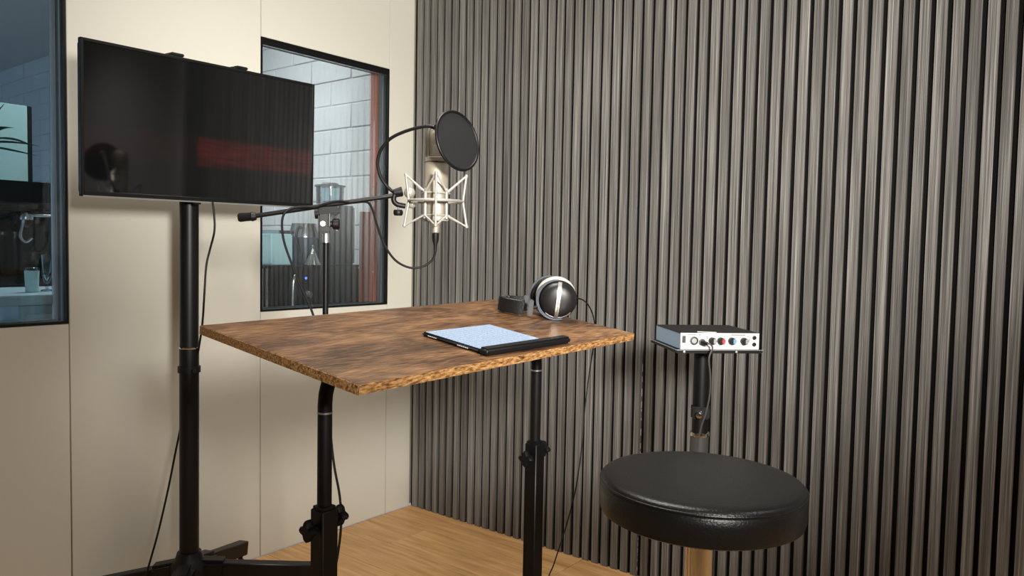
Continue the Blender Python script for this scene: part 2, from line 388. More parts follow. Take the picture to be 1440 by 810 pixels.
# coffee bar seen through the other window
t = thing('bar_counter', 'pale blue-white bar counter below the plant behind the left window', 'counter', (-.95, -1.32, 0))
box((-1.55, -1.95, .912), (-.42, -.75, .945)).build('worktop', M_counter, t, bevel=.003)
box((-1.50, -1.355, 0), (-.45, -.78, .911)).build('cabinet_body', M_counter, t, bevel=.003)
box((-.449, -1.34, .10), (-.435, -1.08, .88)).build('cabinet_door', M_counter, t, bevel=.002)
box((-.60, -1.47, .78), (-.452, -1.356, .85)).build('ledge', M_counter, t, bevel=.004)
t = thing('bar_machine', 'dark lever coffee machine with chrome spout on the pale bar counter', 'coffee machine', (-1.2, -1.3, .945))
box((-1.48, -1.75, .946), (-1.05, -.90, 1.36)).build('body', M_blk, t, bevel=.01)
box((-1.04, -1.70, .95), (-.93, -.95, .985)).build('drip_tray', M_blkpl, t, bevel=.003)
box((-1.05, -1.70, 1.24), (-.96, -.95, 1.34)).build('head_cover', M_blk, t, bevel=.01)
MB().tube(smooth([(-1.0, -1.13, 1.24), (-.97, -1.13, 1.225), (-.955, -1.10, 1.222), (-.945, -1.02, 1.224)]), .006, 10).build('chrome_handle', M_steel, t)
MB().tube(smooth([(-.99, -1.14, 1.24), (-.99, -1.15, 1.19), (-.985, -1.16, 1.14), (-.975, -1.145, 1.118), (-.965, -1.125, 1.135)]), .0065, 10).build('spout', M_steel, t)
MB().lathe([(0, 0), (.028, 0), (.03, .02), (.02, .035), (0, .036)], 18, Matrix.Translation((-1.0, -1.135, 1.205))).build('group_head', M_steel, t)
t = thing('leaning_board', 'pale mint picture board standing on the bar coffee machine behind the plant', 'picture', (-1.33, -1.3, 1.36))
box((-1.36, -1.62, 1.361), (-1.33, -1.005, 1.70)).build('face', M_mint, t, bevel=.002)
box((-1.405, -1.63, 1.361), (-1.361, -.975, 1.705)).build('frame', M_blkpl, t, bevel=.003)
t = thing('potted_plant', 'dark potted plant with long drooping leaves in front of the mint board', 'plant', (-1.17, -1.235, 1.36))
MB().lathe([(0, 1.361), (.045, 1.361), (.055, 1.45), (.050, 1.45), (.042, 1.40), (0, 1.40)], 20, Matrix.Translation((-1.17, -1.235, 0))).build('pot', M_terra, t)
MB().tube([(-1.17, -1.235, 1.40), (-1.172, -1.23, 1.50), (-1.168, -1.232, 1.56)], [.012, .010, .006], 8).build('stem', M_leaf, t)
def leaf(base, dirv, L, wd, droop):
    d = Vector(dirv).normalized(); sd = d.cross(Vector((0,0,1))).normalized(); V = []; F = []; n = 7
    for q in range(n+1):
        u = q/n; c = Vector(base)+d*L*u-Vector((0,0,1))*droop*u*u; ww = wd*math.sin(PI*min(.97, .12+.85*u))
        V += [c-sd*ww, c+Vector((0,0,-.25*ww)), c+sd*ww]
        if q: a = 3*(q-1); F += [(a, a+1, a+4, a+3), (a+1, a+2, a+5, a+4)]
    return MB().add(V, F)
for az, el, L, wd, dr in ((60,.25,.22,.013,.05),(85,.55,.22,.014,.10),(70,-.05,.20,.013,.02),(35,.9,.2,.014,.08),(110,1.7,.16,.014,.02),(150,2.2,.16,.014,.02),(200,1.8,.15,.014,.02),(250,.5,.2,.014,.1),(300,.6,.18,.013,.09),(340,.5,.18,.013,.08),(20,1.6,.17,.012,.03),(90,1.8,.19,.012,.02)):
    a = math.radians(az); leaf((-1.17, -1.232, 1.50+.02*el), (math.cos(a), math.sin(a), el), L*.95, wd*1.9, dr).build('leaf', M_leaf, t)
t = thing('ribbed_tumbler', 'small frosted tumbler on the bar counter beside the stemmed glass', 'glass', (-.58, -1.268, .945))
MB().lathe([(0, .946), (.020, .946), (.023, 1.02), (.021, 1.02), (.018, .952), (0, .951)], 20, Matrix.Translation((-.58, -1.268, 0))).build('glass_wall', M_mint, t)
MB().lathe([(.0215, 1.0202), (.0235, 1.0202), (.0235, 1.029), (.0205, 1.031)], 20, Matrix.Translation((-.58, -1.268, 0))).build('rim', M_clear, t)
t = thing('stemmed_glass', 'clear stemmed drinking glass on the bar counter by the window edge', 'glass', (-.62, -1.205, .945))
MB().lathe([(.0, .972), (.008, .974), (.018, 1.01), (.023, 1.075), (.021, 1.075), (.016, 1.012), (0, .98)], 20, Matrix.Translation((-.62, -1.205, 0))).build('bowl', M_clear, t)
MB().lathe([(0, .946), (.020, .946), (.019, .949), (.004, .953), (.004, .973), (0, .975)], 20, Matrix.Translation((-.62, -1.205, 0))).build('foot', M_clear, t)

# ------------------------------------------------------------------ television on its floor stand
ctr = Vector((.315, -1.1182, 1.444)); ux = Vector((.00018, .99997, .00779)).normalized(); uz = Vector((.02638, -.0078, .99962)); uz = (uz-ux*uz.dot(ux)).normalized(); uy = uz.cross(ux)
TW, TH = .7174, .398
Mtv = frame(ctr, ux, uy, uz)         # local x right, y away from viewer, z up
t = thing('television', 'black flat television on a tall pole stand in front of the beige wall', 'television', M=Mtv)
def L(mb, *a, **k): return mb.build(*a, world=False, **k)
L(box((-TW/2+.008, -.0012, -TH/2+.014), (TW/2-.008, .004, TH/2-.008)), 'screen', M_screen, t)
fb = MB(); fb.box((-TW/2, -.003, -TH/2), (-TW/2+.008, .012, TH/2)); fb.box((TW/2-.008, -.003, -TH/2), (TW/2, .012, TH/2)); fb.box((-TW/2+.008, -.003, TH/2-.008), (TW/2-.008, .012, TH/2)); fb.box((-TW/2+.008, -.003, -TH/2+.003), (TW/2-.008, .012, -TH/2+.014))
L(fb, 'bezel', M_blk, t, bevel=.001, seg=1)
L(box((-TW/2+.004, -.004, -TH/2-.001), (TW/2-.004, .010, -TH/2+.0028)), 'silver_edge', M_silver, t)
L(box((-TW/2+.004, .0125, -TH/2+.004), (TW/2-.004, .032, TH/2-.004)), 'rear_shell', M_blkpl, t, bevel=.008)
L(box((-.055, -.003, -TH/2-.006), (-.030, .006, -TH/2-.0012)), 'sensor', M_blkpl, t, bevel=.002)
# stand
PX, PY = .243, -1.150
t = thing('television_stand', 'black pole stand with four splayed feet below the television', 'stand', (PX, PY, 0))
PT = Vector((.195, -1.128, 1.24)); PB = Vector((PX, PY, .18))
PT = Vector((PX-.004, PY+.006, 1.40))
def pz(z): return PB.lerp(PT, (z-.18)/(1.40-.18))
MB().tube([pz(.82), pz(1.42)], .0265, 24).build('upper_pole', M_blk, t)
MB().tube([pz(.17), pz(.815)], .0275, 24).build('lower_pole', M_blk, t)
MB().lathe([(.0285, -.002), (.0295, 0), (.0285, .003)], 24, Matrix.Translation(pz(.818))).build('chrome_ring', M_chrome, t)
MB().lathe([(.0275, 0), (.032, 0), (.032, .018), (.0275, .018)], 24, Matrix.Translation(pz(.745))).build('clamp_collar', M_blkpl, t)
MB().tube([pz(.754)+Vector((.03, -.005, 0)), pz(.754)+Vector((.05, -.01, 0))], .006, 10).build('clamp_knob', M_blkpl, t)
mb = MB()
Mi = Mtv.inverted()
for sx in (-.10, .10):
    mb.box((sx-.018, .034, -.19), (sx+.018, .046, TH/2+.008), Mtv)
    mb.box((sx-.018, .0, TH/2+.002), (sx+.018, .046, TH/2+.010), Mtv)
mb.build('mount_rail', M_blkpl, t, bevel=.002)
MB().box((-.12, .047, -.06), (.12, .056, .06), Mtv).build('mount_plate', M_blkpl, t)
mb = MB(); pp = Mtv @ Vector((0, .052, 0)); mb.bar(pp, (PX, PY+.005, pp.z), .05, .08); mb.build('mount_arm', M_blkpl, t)
MB().lathe([(0, .10), (.055, .10), (.06, .12), (.055, .17), (.040, .185), (.034, .205), (0, .205)], 28, Matrix.Translation((PX, PY, 0))).build('hub', M_blk, t)
for tip in ((.115, -.885, .105), (.50, -.865, .125), (.055, -1.33, .105), (.52, -1.42, .105)):
    tv = Vector(tip); c0 = Vector((PX, PY, .155)); d = (tv-c0).normalized()
    lg = MB().bar(c0+d*.03, tv, .036, .046).build('leg', M_blk, t, bevel=.003, seg=1)
    MB().bar(c0+d*.02, c0+d*.11, .058, .062).build('gusset', M_blk, lg, bevel=.012)
    cs = tv-d*.02
    MB().tube([(cs.x, cs.y, .066), (cs.x, cs.y, tv.z-.02)], .008, 10).build('caster_stem', M_blkpl, lg)
    MB().lathe([(0, -.012), (.020, -.012), (.026, -.006), (.026, .006), (.020, .012), (0, .012)], 20, axis((cs.x+.006, cs.y+.006, .0262), (d.y, -d.x, 0))).build('caster_wheel', M_rubber, lg)
    MB().bar((cs.x-.014, cs.y, .062), (cs.x+.03, cs.y+.012, .050), .034, .008).build('brake_pedal', M_blkpl, lg)

# ------------------------------------------------------------------ desk with tilting top
A = Vector((1.18157, -1.65112, .99054)); e1 = Vector((-.02126, .99969, .01282)).normalized(); e2 = Vector((.99078, .02278, -.13354)); e2 = (e2-e1*e1.dot(e2)).normalized(); NN = e2.cross(e1)
Mt = frame(A, e2, e1, NN)            # local x across (down-slope), y along, z up; origin on the top surface
LX, LY = 1.372, (-1.538, -.948)
t = thing('tilting_desk', 'brown wood desk with slightly tilted top on black height-adjustable legs', 'desk', (LX, -1.25, 0))
top = MB().box((0, 0, -.0155), (.4, .8, 0), Mt).build('tabletop', M_table, t, bevel=.0012, seg=1)
mb = MB(); q = .0012
mb.box((.4-q, .001, -.0150), (.4006, .799, -.0006), Mt); mb.box((0.001, -.0006, -.0150), (.399, q, -.0006), Mt); mb.box((-.0006, .001, -.0150), (q, .799, -.0006), Mt); mb.box((.001, .8-q, -.0150), (.399, .8006, -.0006), Mt)
mb.build('edge_band', M_tedge, top)
ROT = .035; f1 = e1*math.cos(ROT)+e2*math.sin(ROT); f2 = e2*math.cos(ROT)-e1*math.sin(ROT)
Mtab = frame(Mt @ Vector((.2175, .312, .0004)), f2, f1, NN)
# stopper bar on the front edge
stp = MB().box((.1440, -.004, 0), (.1665, .247, .0135), Mtab).build('stopper_bar', M_blkpl, t, bevel=.004, seg=3)
def table_z(x, yy):  # underside height
    d = Vector((x, yy, 0))-A; return A.z-(d.x*NN.x+d.y*NN.y)/NN.z-.0165
for k_, ly in enumerate(LY):
    sgn = 1 if k_ == 0 else -1
    zt = table_z(LX, ly+sgn*.075)
    pts = [(LX, ly, .56), (LX, ly, zt-.085)]
    for j in range(1, 7):
        a = j/6*math.radians(62); R = .095
        pts.append((LX, ly+sgn*R*(1-math.cos(a)), zt-.085+R*math.sin(a)))
    zc = pts[-1]; pts[-1] = (zc[0], zc[1], min(zc[2], table_z(zc[0], zc[1])-.012))
    lg = MB().tube(pts, .0122, 18).build('upper_tube', M_blk, t)
    MB().lathe([(.0122, 0), (.0128, .0005), (.0128, .003), (.0122, .0035)], 18, Matrix.Translation((LX, ly, zt-.10))).build('chrome_ring', M_silver, lg)
    zb = .69
    box((LX-.0165, ly-.0165, .05), (LX+.0165, ly+.0165, zb)).build('lower_post', M_blk, t, bevel=.002, seg=1)
    MB().lathe([(.0165, 0), (.0185, 0), (.0185, .006), (.0125, .008)], 4, Matrix.Translation((LX, ly, zb-.001)) @ Matrix.Rotation(PI/4, 4, 'Z')).build('post_collar', M_blkpl, t)
    for dr, zz, off in (((0, -1, 0), zb-.030, .0155), ((0, 1, 0), zb-.020, .0155)):
        dv = Vector(dr).normalized(); c0 = Vector((LX, ly, zz))+dv*off
        kn = MB().tube([c0, c0+dv*.014], .0065, 10).build('clamp_knob', M_blkpl, t)
        V = []; n = 24; Mx = axis(c0+dv*.010, dv)
        prof = [.0150+.0040*math.cos(4*2*PI*i_/n) for i_ in range(n)]
        for zz2, sc in ((0, .86), (.003, 1), (.011, 1), (.014, .84)):
            for i_ in range(n): aa = 2*PI*i_/n; V.append(Mx @ Vector((prof[i_]*sc*math.cos(aa), prof[i_]*sc*math.sin(aa), zz2)))
        F = [(j*n+i_, j*n+(i_+1) % n, (j+1)*n+(i_+1) % n, (j+1)*n+i_) for j in range(3) for i_ in range(n)]+[tuple(range(n))[::-1], tuple(range(3*n, 4*n))]
        MB().add(V, F).build('star_grip', M_rubber, kn)
    box((LX-.22, ly-.02, .03), (LX+.22, ly+.02, .058)).build('foot', M_blk, t, bevel=.003, seg=1)
    for sx in (-.19, .19):
        MB().lathe([(0, 0), (.022, 0), (.024, .006), (.018, .031), (0, .031)], 16, Matrix.Translation((LX+sx, ly, 0))).build('foot_pad', M_rubber, t)
box((LX-.015, LY[0]+.0165, .10), (LX+.015, LY[1]-.0165, .13)).build('cross_bar', M_blk, t, bevel=.002, seg=1)
for yy in (.20, .66): MB().box((.05, yy-.012, -.0275), (.35, yy+.012, -.016), Mt).build('top_rail', M_blk, t)
box((LX-.05, LY[0]+.06, table_z(LX, LY[0]+.07)-.030), (LX-.046, LY[0]+.10, table_z(LX, LY[0]+.07)-.014)).build('tilt_bracket', M_blk, t)

# tablet
t = thing('tablet', 'black tablet showing a lit page of text, lying against the desk stopper', 'tablet', M=Mtab)
TWd, THt = .1435, .192
L(box((0, 0, 0), (TWd, THt, .008)), 'case', M_blkpl, t, bevel=.0035, seg=3)
L(box((.006, .006, .0080), (TWd-.004, THt-.006, .0086)), 'screen', M_page, t)
mb = MB()
for x0, n in ((.018, 5), (.092, 6)):
    for j in range(n): mb.box((x0+j*.0046, -.0003, .0033), (x0+j*.0046+.0032, .0002, .0047))
tag(L(mb, 'case_print', M_wprint, t), kind='stuff')

# ------------------------------------------------------------------ headphones
rx = (RT-NN*RT.dot(NN)).normalized(); ry = NN.cross(rx)
Mh = frame(Mt @ Vector((.230, .731, .0005)), rx, ry, NN)   # x right, y away, z up
t = thing('headphones', 'black closed headphones with silver yokes lying at the back corner of the desk', 'headphones', M=Mh)
CR = .0440
def cup(cy, face, cx, pad_r, pad_m, pad_dx, pad_dz):
    Mc = frame(Vector((cx, cy, CR+.003)), Vector((1, 0, 0)), Vector((0, 0, 1)), Vector((0, face, 0)))
    sh = L(MB().lathe([(.030, -.010), (CR-.002, -.010), (CR, -.007), (CR, -.002), (CR-.003, .002), (.0405, .004), (.0395, .008), (.036, .0135), (.030, .0175), (.018, .0205), (0, .0215)], 44, Mc), 'ear_cup', M_cup, t)
    Mpd = Mc @ Matrix.Translation((pad_dx, pad_dz, 0))
    pd = [(.024, -.0105)]+[(pad_r-.0095+.0095*math.cos(a), -.0200+.0095*math.sin(a)) for a in [PI*.5, PI*.3, PI*.1, -PI*.1, -PI*.3, -PI*.5, -PI*.7, -PI*.9]]+[(.022, -.016)]
    L(MB().lathe(pd, 44, Mpd), 'ear_pad', pad_m, sh)
    return Mc, sh
McA, shA = cup(0, -1, .003, .0465, M_velour, -.0035, .0040)
McB, shB = cup(.060, 1, -.010, .0440, M_leather, 0, 0)
# bright rim arc low on the near cup
L(MB().tube([McA @ Vector((.0398*math.cos(math.radians(a)), .0398*math.sin(math.radians(a)), .0062)) for a in range(-128, -34, 6)], .0016, 8), 'rim_arc', M_silver, shA)
# silver band across the near cup with its lettering
V = []; F = []; n = 14
for j in range(n+1):
    u = -1+2*j/n; yy = u*.0415; rr = abs(yy)
    zz = .0222-.0045*(rr/.030)**2 if rr < .03 else .0177-(rr-.03)*.75
    V += [McA @ Vector((-.0042, yy, zz+.0006)), McA @ Vector((.0042, yy, zz+.0006))]
    if j: F.append((2*j-2, 2*j-1, 2*j+1, 2*j))
bd = MB().add(V, F); bdo = L(bd, 'name_band', M_silver, shA)
tc_ = bpy.data.curves.new('lettering', 'FONT'); tc_.body = 'beyerdynamic'; tc_.size = .0074; tc_.align_x = 'CENTER'; tc_.align_y = 'CENTER'; tc_.extrude = .0001
to = bpy.data.objects.new('tmp_text', tc_); COL.objects.link(to); dg = bpy.context.evaluated_depsgraph_get(); tm = bpy.data.meshes.new_from_object(to.evaluated_get(dg)); bpy.data.objects.remove(to)
for v in tm.vertices:
    lx, ly_, lz = v.co; yy = lx-.006; rr = abs(yy)
    zz = .0222-.0045*(rr/.030)**2+.0009
    v.co = McA @ Vector((-ly_, yy, zz+lz))
tm.materials.clear(); tm.materials.append(M_ink)
lo = bpy.data.objects.new('lettering', tm); COL.objects.link(lo); lo.parent = shA; tag(lo, 'dark brand lettering along the silver band')
# yokes, sliders and headband (a U lying on its side, open towards the cups)
def yoke(Mc, cy, face, cx):
    pts = []
    for j in range(29):
        a = math.radians(-85+250*j/28); pts.append(Mc @ Vector(((CR+.0052)*math.cos(a)*1.0, (CR+.0052)*math.sin(a), .002)))
    return pts
def yoke_plate(Mc, mirror=False):
    V = []; F = []; n = 30
    for q in range(n+1):
        a = math.radians(95+195*q/n); w_ = .0030+.0065*max(0, math.sin((a-math.radians(95))/math.radians(195)*PI))
        for rr, zz in ((CR-.001, .0035), (CR+w_*.55, .0035), (CR+w_*.55, -.0015), (CR-.001, -.0015)): V.append(Mc @ Vector((rr*math.cos(a)*(-1 if mirror else 1), rr*math.sin(a), zz)))
        if q:
            b_ = 4*(q-1)
            for e_ in range(4): F.append((b_+e_, b_+(e_+1) % 4, b_+4+(e_+1) % 4, b_+4+e_))
    F += [(0, 1, 2, 3), (4*n+3, 4*n+2, 4*n+1, 4*n)]
    return MB().add(V, F)
yo = L(yoke_plate(McA), 'yoke', M_yoke, t)
yo2 = L(yoke_plate(McB), 'yoke', M_yoke, t)
for cy, cx in ((-.001, -.056), (.056, -.066)):
    L(box((cx-.006, cy-.006, .003), (cx+.006, cy+.006, .040)), 'slider', M_greypl, t, bevel=.002)
    L(MB().tube([(cx+.006, cy, .022), (cx+.016, cy, .026)], .004, 8), 'slider_pin', M_blkpl, t)
def uband(off, n=26):
    P = []
    for j in range(n+1):
        a = PI*j/n; P.append((Vector((-.070-(.060-off)*math.sin(a), .030-(.031-off)*math.cos(a), 0))))
    return P
def strip(off0, off1, z0, z1, puff=0):
    o, i_ = uband(off0), uband(off1); V = []; F = []; m = len(o)
    for k2, (a, b_) in enumerate(zip(o, i_)):
        w_ = puff*abs(math.sin(k2*1.15)); za, zb_ = z0+w_*.4, z1-w_
        V += [Vector((a.x, a.y, za)), Vector((a.x, a.y, zb_)), Vector((b_.x, b_.y, zb_)), Vector((b_.x, b_.y, za))]
        if k2: s_ = 4*(k2-1); F += [(s_, s_+1, s_+5, s_+4), (s_+1, s_+2, s_+6, s_+5), (s_+2, s_+3, s_+7, s_+6), (s_+3, s_, s_+4, s_+7)]
    F += [(0, 1, 2, 3), (4*m-1, 4*m-2, 4*m-3, 4*m-4)]
    return MB().add(V, F)
L(strip(0, .0035, .004, .036), 'headband', M_leather, t, bevel=.001, seg=1)
L(strip(.0036, .014, .002, .038, .004), 'headband_pad', M_leather, t, bevel=.003, seg=2)
# loose headphone cable
cb_ = smooth([at(811, 419, 1.83), at(820, 422, 1.86), at(828, 430, 1.90), at(834, 444, 1.945), at(836, 462, 1.97), at(834, 490, 1.985), at(828, 530, 2.0), at(822, 580, 2.0), at(818, 630, 2.0), at(809, 690, 2.0), at(796, 740, 1.99), at(780, 790, 1.95), at(768, 830, 1.92), at(760, 950, 1.90), Vector((1.28, -.83, .006)), Vector((1.36, -.95+.1, .006))], 8)
tag(MB().tube(cb_, .0017, 8).build('headphone_cable', M_rubber), 'thin black headphone cable hanging off the desk by the slatted wall', 'cable')

# ------------------------------------------------------------------ microphone on boom stand
CL = at(461, 297, 1.83); EB = at(566, 273, 1.862); LB = at(335, 306, 1.80)
BS = Vector((CL.x-.004, CL.y-.002, 0))
t = thing('microphone_stand', 'black boom microphone stand rising behind the wooden desk', 'microphone stand', BS)
MB().tube([(BS.x, BS.y, .55), (BS.x, BS.y, CL.z-.05)], .0068, 14).build('upper_tube', M_blk, t)
MB().tube([(BS.x, BS.y, .03), (BS.x, BS.y, .60)], .010, 14).build('lower_tube', M_blk, t)
MB().lathe([(.0068, 0), (.0090, 0), (.0090, .02), (.0078, .024), (.0068, .024)], 16, Matrix.Translation((BS.x, BS.y, CL.z-.074))).build('chrome_collar', M_silver, t)
MB().lathe([(0, 0), (.14, 0), (.14, .008), (.02, .026), (.012, .04), (0, .04)], 32, Matrix.Translation(BS)).build('base', M_blk, t)
bmA = MB().tube([LB.lerp(CL, .12), EB], .0055, 14).build('boom_arm', M_blk, t)
gd = (CL-LB).normalized()
MB().tube([LB, LB+gd*.004, LB+gd*.028, LB+gd*.031, LB+gd*.040], [.0085, .0105, .0095, .0112, .0085], 16).build('counterweight_grip', M_rubber, bmA)
cam_d = (CPOS-CL); cam_d.z = 0; cam_d.normalize(); sd = Vector((-cam_d.y, cam_d.x, 0))
Mcl = frame(CL, sd, -cam_d, Vector((0,0,1)))   # x right in view, -y towards camera
def Lc(mb, *a, **k): mb.v = [Mcl @ v for v in mb.v]; return mb.build(*a, **k)
Lc(box((-.022, -.013, -.052), (.004, .013, -.006)), 'clutch', M_blkpl, t, bevel=.004)
MB().bar(CL-gd*.024, CL+gd*.026, .026, .020).build('boom_clamp', M_blkpl, t, bevel=.004)
MB().tube([CL-gd*.030-Vector((0,0,.004)), CL-gd*.018-Vector((0,0,.004))], .012, 14).build('clamp_end', M_blkpl, t)
Mk = Mcl @ axis((-.0115, -.0132, -.030), (0, -1, 0)); Lk = MB().lathe([(0, 0), (.0062, 0), (.0062, .0012), (0, .002)], 18, Mk); Lk.build('clutch_cap', M_silver, t)
Mk = Mcl @ axis((.004, -.004, -.030), (1, 0, 0))
kn = MB().lathe([(0, 0), (.007, 0), (.007, .006), (.013, .008), (.014, .020), (.011, .023), (0, .023)], 18, Mk).build('clutch_knob', M_blkpl, t)
Lc(MB().tube([(.020, -.004, -.016), (.020, -.004, -.046)], .004, 8), 'wing', M_silver, t)
Lc(MB().tube([(.0035, -.014, -.006), (.0035, -.014, -.036)], .0018, 8), 'clutch_seam', M_silver, t)
# clip at the boom end
Mce = frame(at(562, 272, 1.86), sd, -cam_d, Vector((0,0,1)))
def Le(mb, *a, **k): mb.v = [Mce @ v for v in mb.v]; return mb.build(*a, **k)
Le(MB().tube([(-.014, 0, .001), (.006, 0, .006)], [.008, .011], 14), 'boom_tip', M_blkpl, t)
Le(MB().tube(smooth([(.004, 0, .010), (-.010, 0, .000), (-.014, 0, -.016), (-.006, 0, -.026), (.014, 0, -.030)]), .0062, 12), 'clip_hook', M_blkpl, t)
Le(MB().tube([(-.003, 0, -.028), (-.003, 0, -.040)], .0028, 8), 'thumb_screw', M_silver, t)
Le(MB().lathe([(0, -.008), (.009, -.008), (.0115, -.004), (.0115, .003), (.009, .006), (0, .006)], 20, Matrix.Translation((-.003, 0, -.045))), 'thumb_wheel', M_blkpl, t)

MC = at(613, 281, 1.85); MC = Vector((MC.x, MC.y, MC.z))
cam_d = (CPOS-MC); cam_d.z = 0; cam_d.normalize(); sd = Vector((-cam_d.y, cam_d.x, 0))
PXM = 1.85/FPX
# mic
t = thing('studio_microphone', 'champagne silver large studio microphone hanging in the wire shock mount', 'microphone', MC)
z = lambda py: (281-py)*PXM
tr = Matrix.Translation(MC)
MB().lathe([(0, z(317)), (.010, z(317)), (.016, z(312)), (.0275, z(304)), (.0285, z(300)), (.0285, z(231)), (.027, z(229)), (0, z(229))], 40, tr).build('body', M_mic, t)
MB().lathe([(0.0286, z(289)), (.0288, z(289)), (.0288, z(287.6)), (.0286, z(287.6))], 40, tr).build('body_groove', M_silver, t)
MB().lathe([(.024, z(229)), (.0295, z(228)), (.0295, z(223)), (.024, z(222))], 40, tr).build('collar', M_mic, t)
gr = MB().lathe([(.0262, z(223)), (.0268, z(200)), (.0262, z(190)), (.022, z(183)), (.012, z(180)), (0, z(179.5))], 40, tr).build('grille', M_grille, t)
V = MB()
for a in (0, PI/2, PI, 1.5*PI):
    pts = [Vector((r_*math.cos(a), r_*math.sin(a), zz)) for r_, zz in ((.0275, z(224)), (.0280, z(200)), (.0272, z(189.5)), (.0225, z(182)), (.012, z(179)), (0, z(178.5)))]
    V.tube([tr @ q for q in pts], .0016, 8)
V.build('grille_rib', M_mic, gr)
MB().lathe([(0, z(327)), (.0085, z(327)), (.0092, z(325)), (.0098, z(317)), (0, z(317))], 24, tr).build('connector', M_mic, t)
# shock mount
t = thing('shock_mount', 'pale wire spider shock mount holding the silver microphone on the boom', 'shock mount', MC)
def pol(r_, ang, zz): return MC+(cam_d*math.cos(ang)+sd*math.sin(ang))*r_+Vector((0,0,zz))
MB().tube([pol(.0625, 2*PI*i_/48, z(283)) for i_ in range(48)], .0034, 10, closed=True).build('outer_ring', M_mount, t)
inn = []
for zz, nm in ((z(272), 'upper_ring'), (z(303), 'lower_ring')):
    MB().tube([pol(.0318, 2*PI*i_/40, zz) for i_ in range(40)], .0026, 8, closed=True).build(nm, M_mount, t)
for q in range(4):
    a = q*PI/2
    MB().tube([pol(.0715, a, z(247)), pol(.0640, a, z(283)), pol(.0740, a, z(318))], .0032, 10).build('outer_strut', M_mount, t)
    for zz, rr in ((z(247), .0715), (z(318), .074)): MB().lathe([(0, -.0046), (.0036, -.003), (.0046, 0), (.0036, .003), (0, .0046)], 12, Matrix.Translation(pol(rr, a, zz))).build('strut_tip', M_mount, t)
    a2 = a+PI/4
    MB().tube([pol(.0345, a2, z(266)), pol(.0352, a2, z(308))], .0042, 10).build('inner_post', M_mount, t)
    for s in (-1, 1):
        a3 = a+s*PI/4
        MB().tube([pol(.0715, a, z(247)), pol(.0365, a3, z(271))], .0022, 8).build('elastic_cord', M_cord, t)
        MB().tube([pol(.0740, a, z(318)), pol(.0370, a3, z(303))], .0022, 8).build('elastic_cord', M_cord, t)
MB().lathe([(.0300, z(311)), (.031, z(309)), (.031, z(303)), (.029, z(302))], 32, tr).build('base_cup', M_mount, t)
for px, py, r_ in ((576, 271, .0135), (579, 287, .0105)):
    c0 = at(px, py, 1.855)
    MB().lathe([(r_*math.sin(PI*j/12), -r_*math.cos(PI*j/12)) if 0 < j < 12 else (0, -r_ if j == 0 else r_) for j in range(13)], 24, Matrix.Translation(c0)).build('swivel_joint', M_mount, t)
MB().tube([at(579, 287, 1.855), pol(.060, -PI/2, z(284))], .005, 10).build('swivel_arm', M_mount, t)
# pop filter
t = thing('pop_filter', 'round black pop filter on a gooseneck in front of the microphone', 'pop filter', at(553, 268, 1.86))
pn = (RT*.765+UP*.135-FW*.63).normalized(); pc = at(643.5, 198, 1.77); Mp = axis(pc, pn); PR = .0675
MB().tube([Mp @ Vector((PR*math.cos(2*PI*i_/56), PR*math.sin(2*PI*i_/56), 0)) for i_ in range(56)], .0036, 10, closed=True).build('hoop', M_blk, t)
MB().lathe([(0, .0022), (.03, .0020), (PR-.002, .0008), (PR-.002, -.0008), (.03, -.002), (0, -.0022)], 48, Mp).build('cloth', M_pop, t)
gp = smooth([at(556, 271, 1.862), at(548, 266, 1.862), at(537, 252, 1.855), at(531, 232, 1.845), at(535, 212, 1.835), at(549, 195, 1.82), at(572, 184, 1.805), at(596, 178, 1.79), at(608, 178.5, 1.785), at(616, 184, 1.782)], 6)
MB().tube(gp, .0040, 10).build('gooseneck', M_rubber, t)
MB().tube([at(614, 176, 1.783), at(616, 190, 1.783)], .0062, 12).build('hoop_clamp', M_blkpl, t)
MB().lathe([(0, 0), (.0035, 0), (.0035, .002), (0, .003)], 12, axis(at(616, 180, 1.775), -FW)).build('clamp_screw', M_silver, t)
# mic cable
mc_ = smooth([MC+Vector((0,0,z(330))), MC+Vector((0,0,z(350))), at(609, 364, 1.85), at(596, 374, 1.845), at(577, 376.5, 1.84), at(556, 366, 1.84), at(540, 343, 1.845), at(530, 316, 1.85), at(523, 293, 1.855), at(515, 284, 1.85), at(495, 285, 1.842), at(478, 283, 1.82), at(462, 285, 1.80), at(445, 291, 1.80), at(425, 291, 1.80), at(410, 293, 1.795), at(400, 300, 1.79), at(396.5, 314, 1.79), at(399, 338, 1.79), at(409, 368, 1.79), at(422, 400, 1.79), at(438, 436, 1.79), at(450, 480, 1.78), at(462, 560, 1.76), at(465, 610, 1.75), at(470, 655, 1.74), at(478, 700, 1.73), at(479.5, 740, 1.72), at(475, 780, 1.71), at(469, 815, 1.70), at(462, 900, 1.69), Vector((.99, -1.33, .006)), Vector((.94, -1.55, .006))], 6)
t = thing('microphone_cable', 'black cable looping from the microphone along the boom and down', 'cable', mc_[-1])
MB().tube(mc_, .0028, 8).build('wire', M_rubber, t)
MB().lathe([(0, z(354)), (.0036, z(354)), (.0042, z(345)), (.0075, z(338)), (.0085, z(328)), (0, z(327.4))], 20, tr).build('plug', M_blkpl, t)
# television cable
tvc = smooth([at(299, 284, 2.20), at(301, 300, 2.20), at(301.5, 325, 2.20), at(295, 352, 2.21), at(290, 375, 2.21), at(287, 420, 2.21), at(284, 460, 2.25), at(276, 510, 2.32), at(268, 545, 2.35), at(259, 578, 2.35), at(248, 630, 2.34), at(236, 690, 2.33), at(222, 750, 2.31), at(208, 800, 2.29), at(200, 830, 2.27), at(190, 900, 2.25), Vector((.30, -1.50, .006)), Vector((.22, -1.75, .006))], 7)
tag(MB().tube(tvc, .0030, 8).build('power_cable', M_rubber), 'thin black cable hanging from the television beside its pole', 'cable')

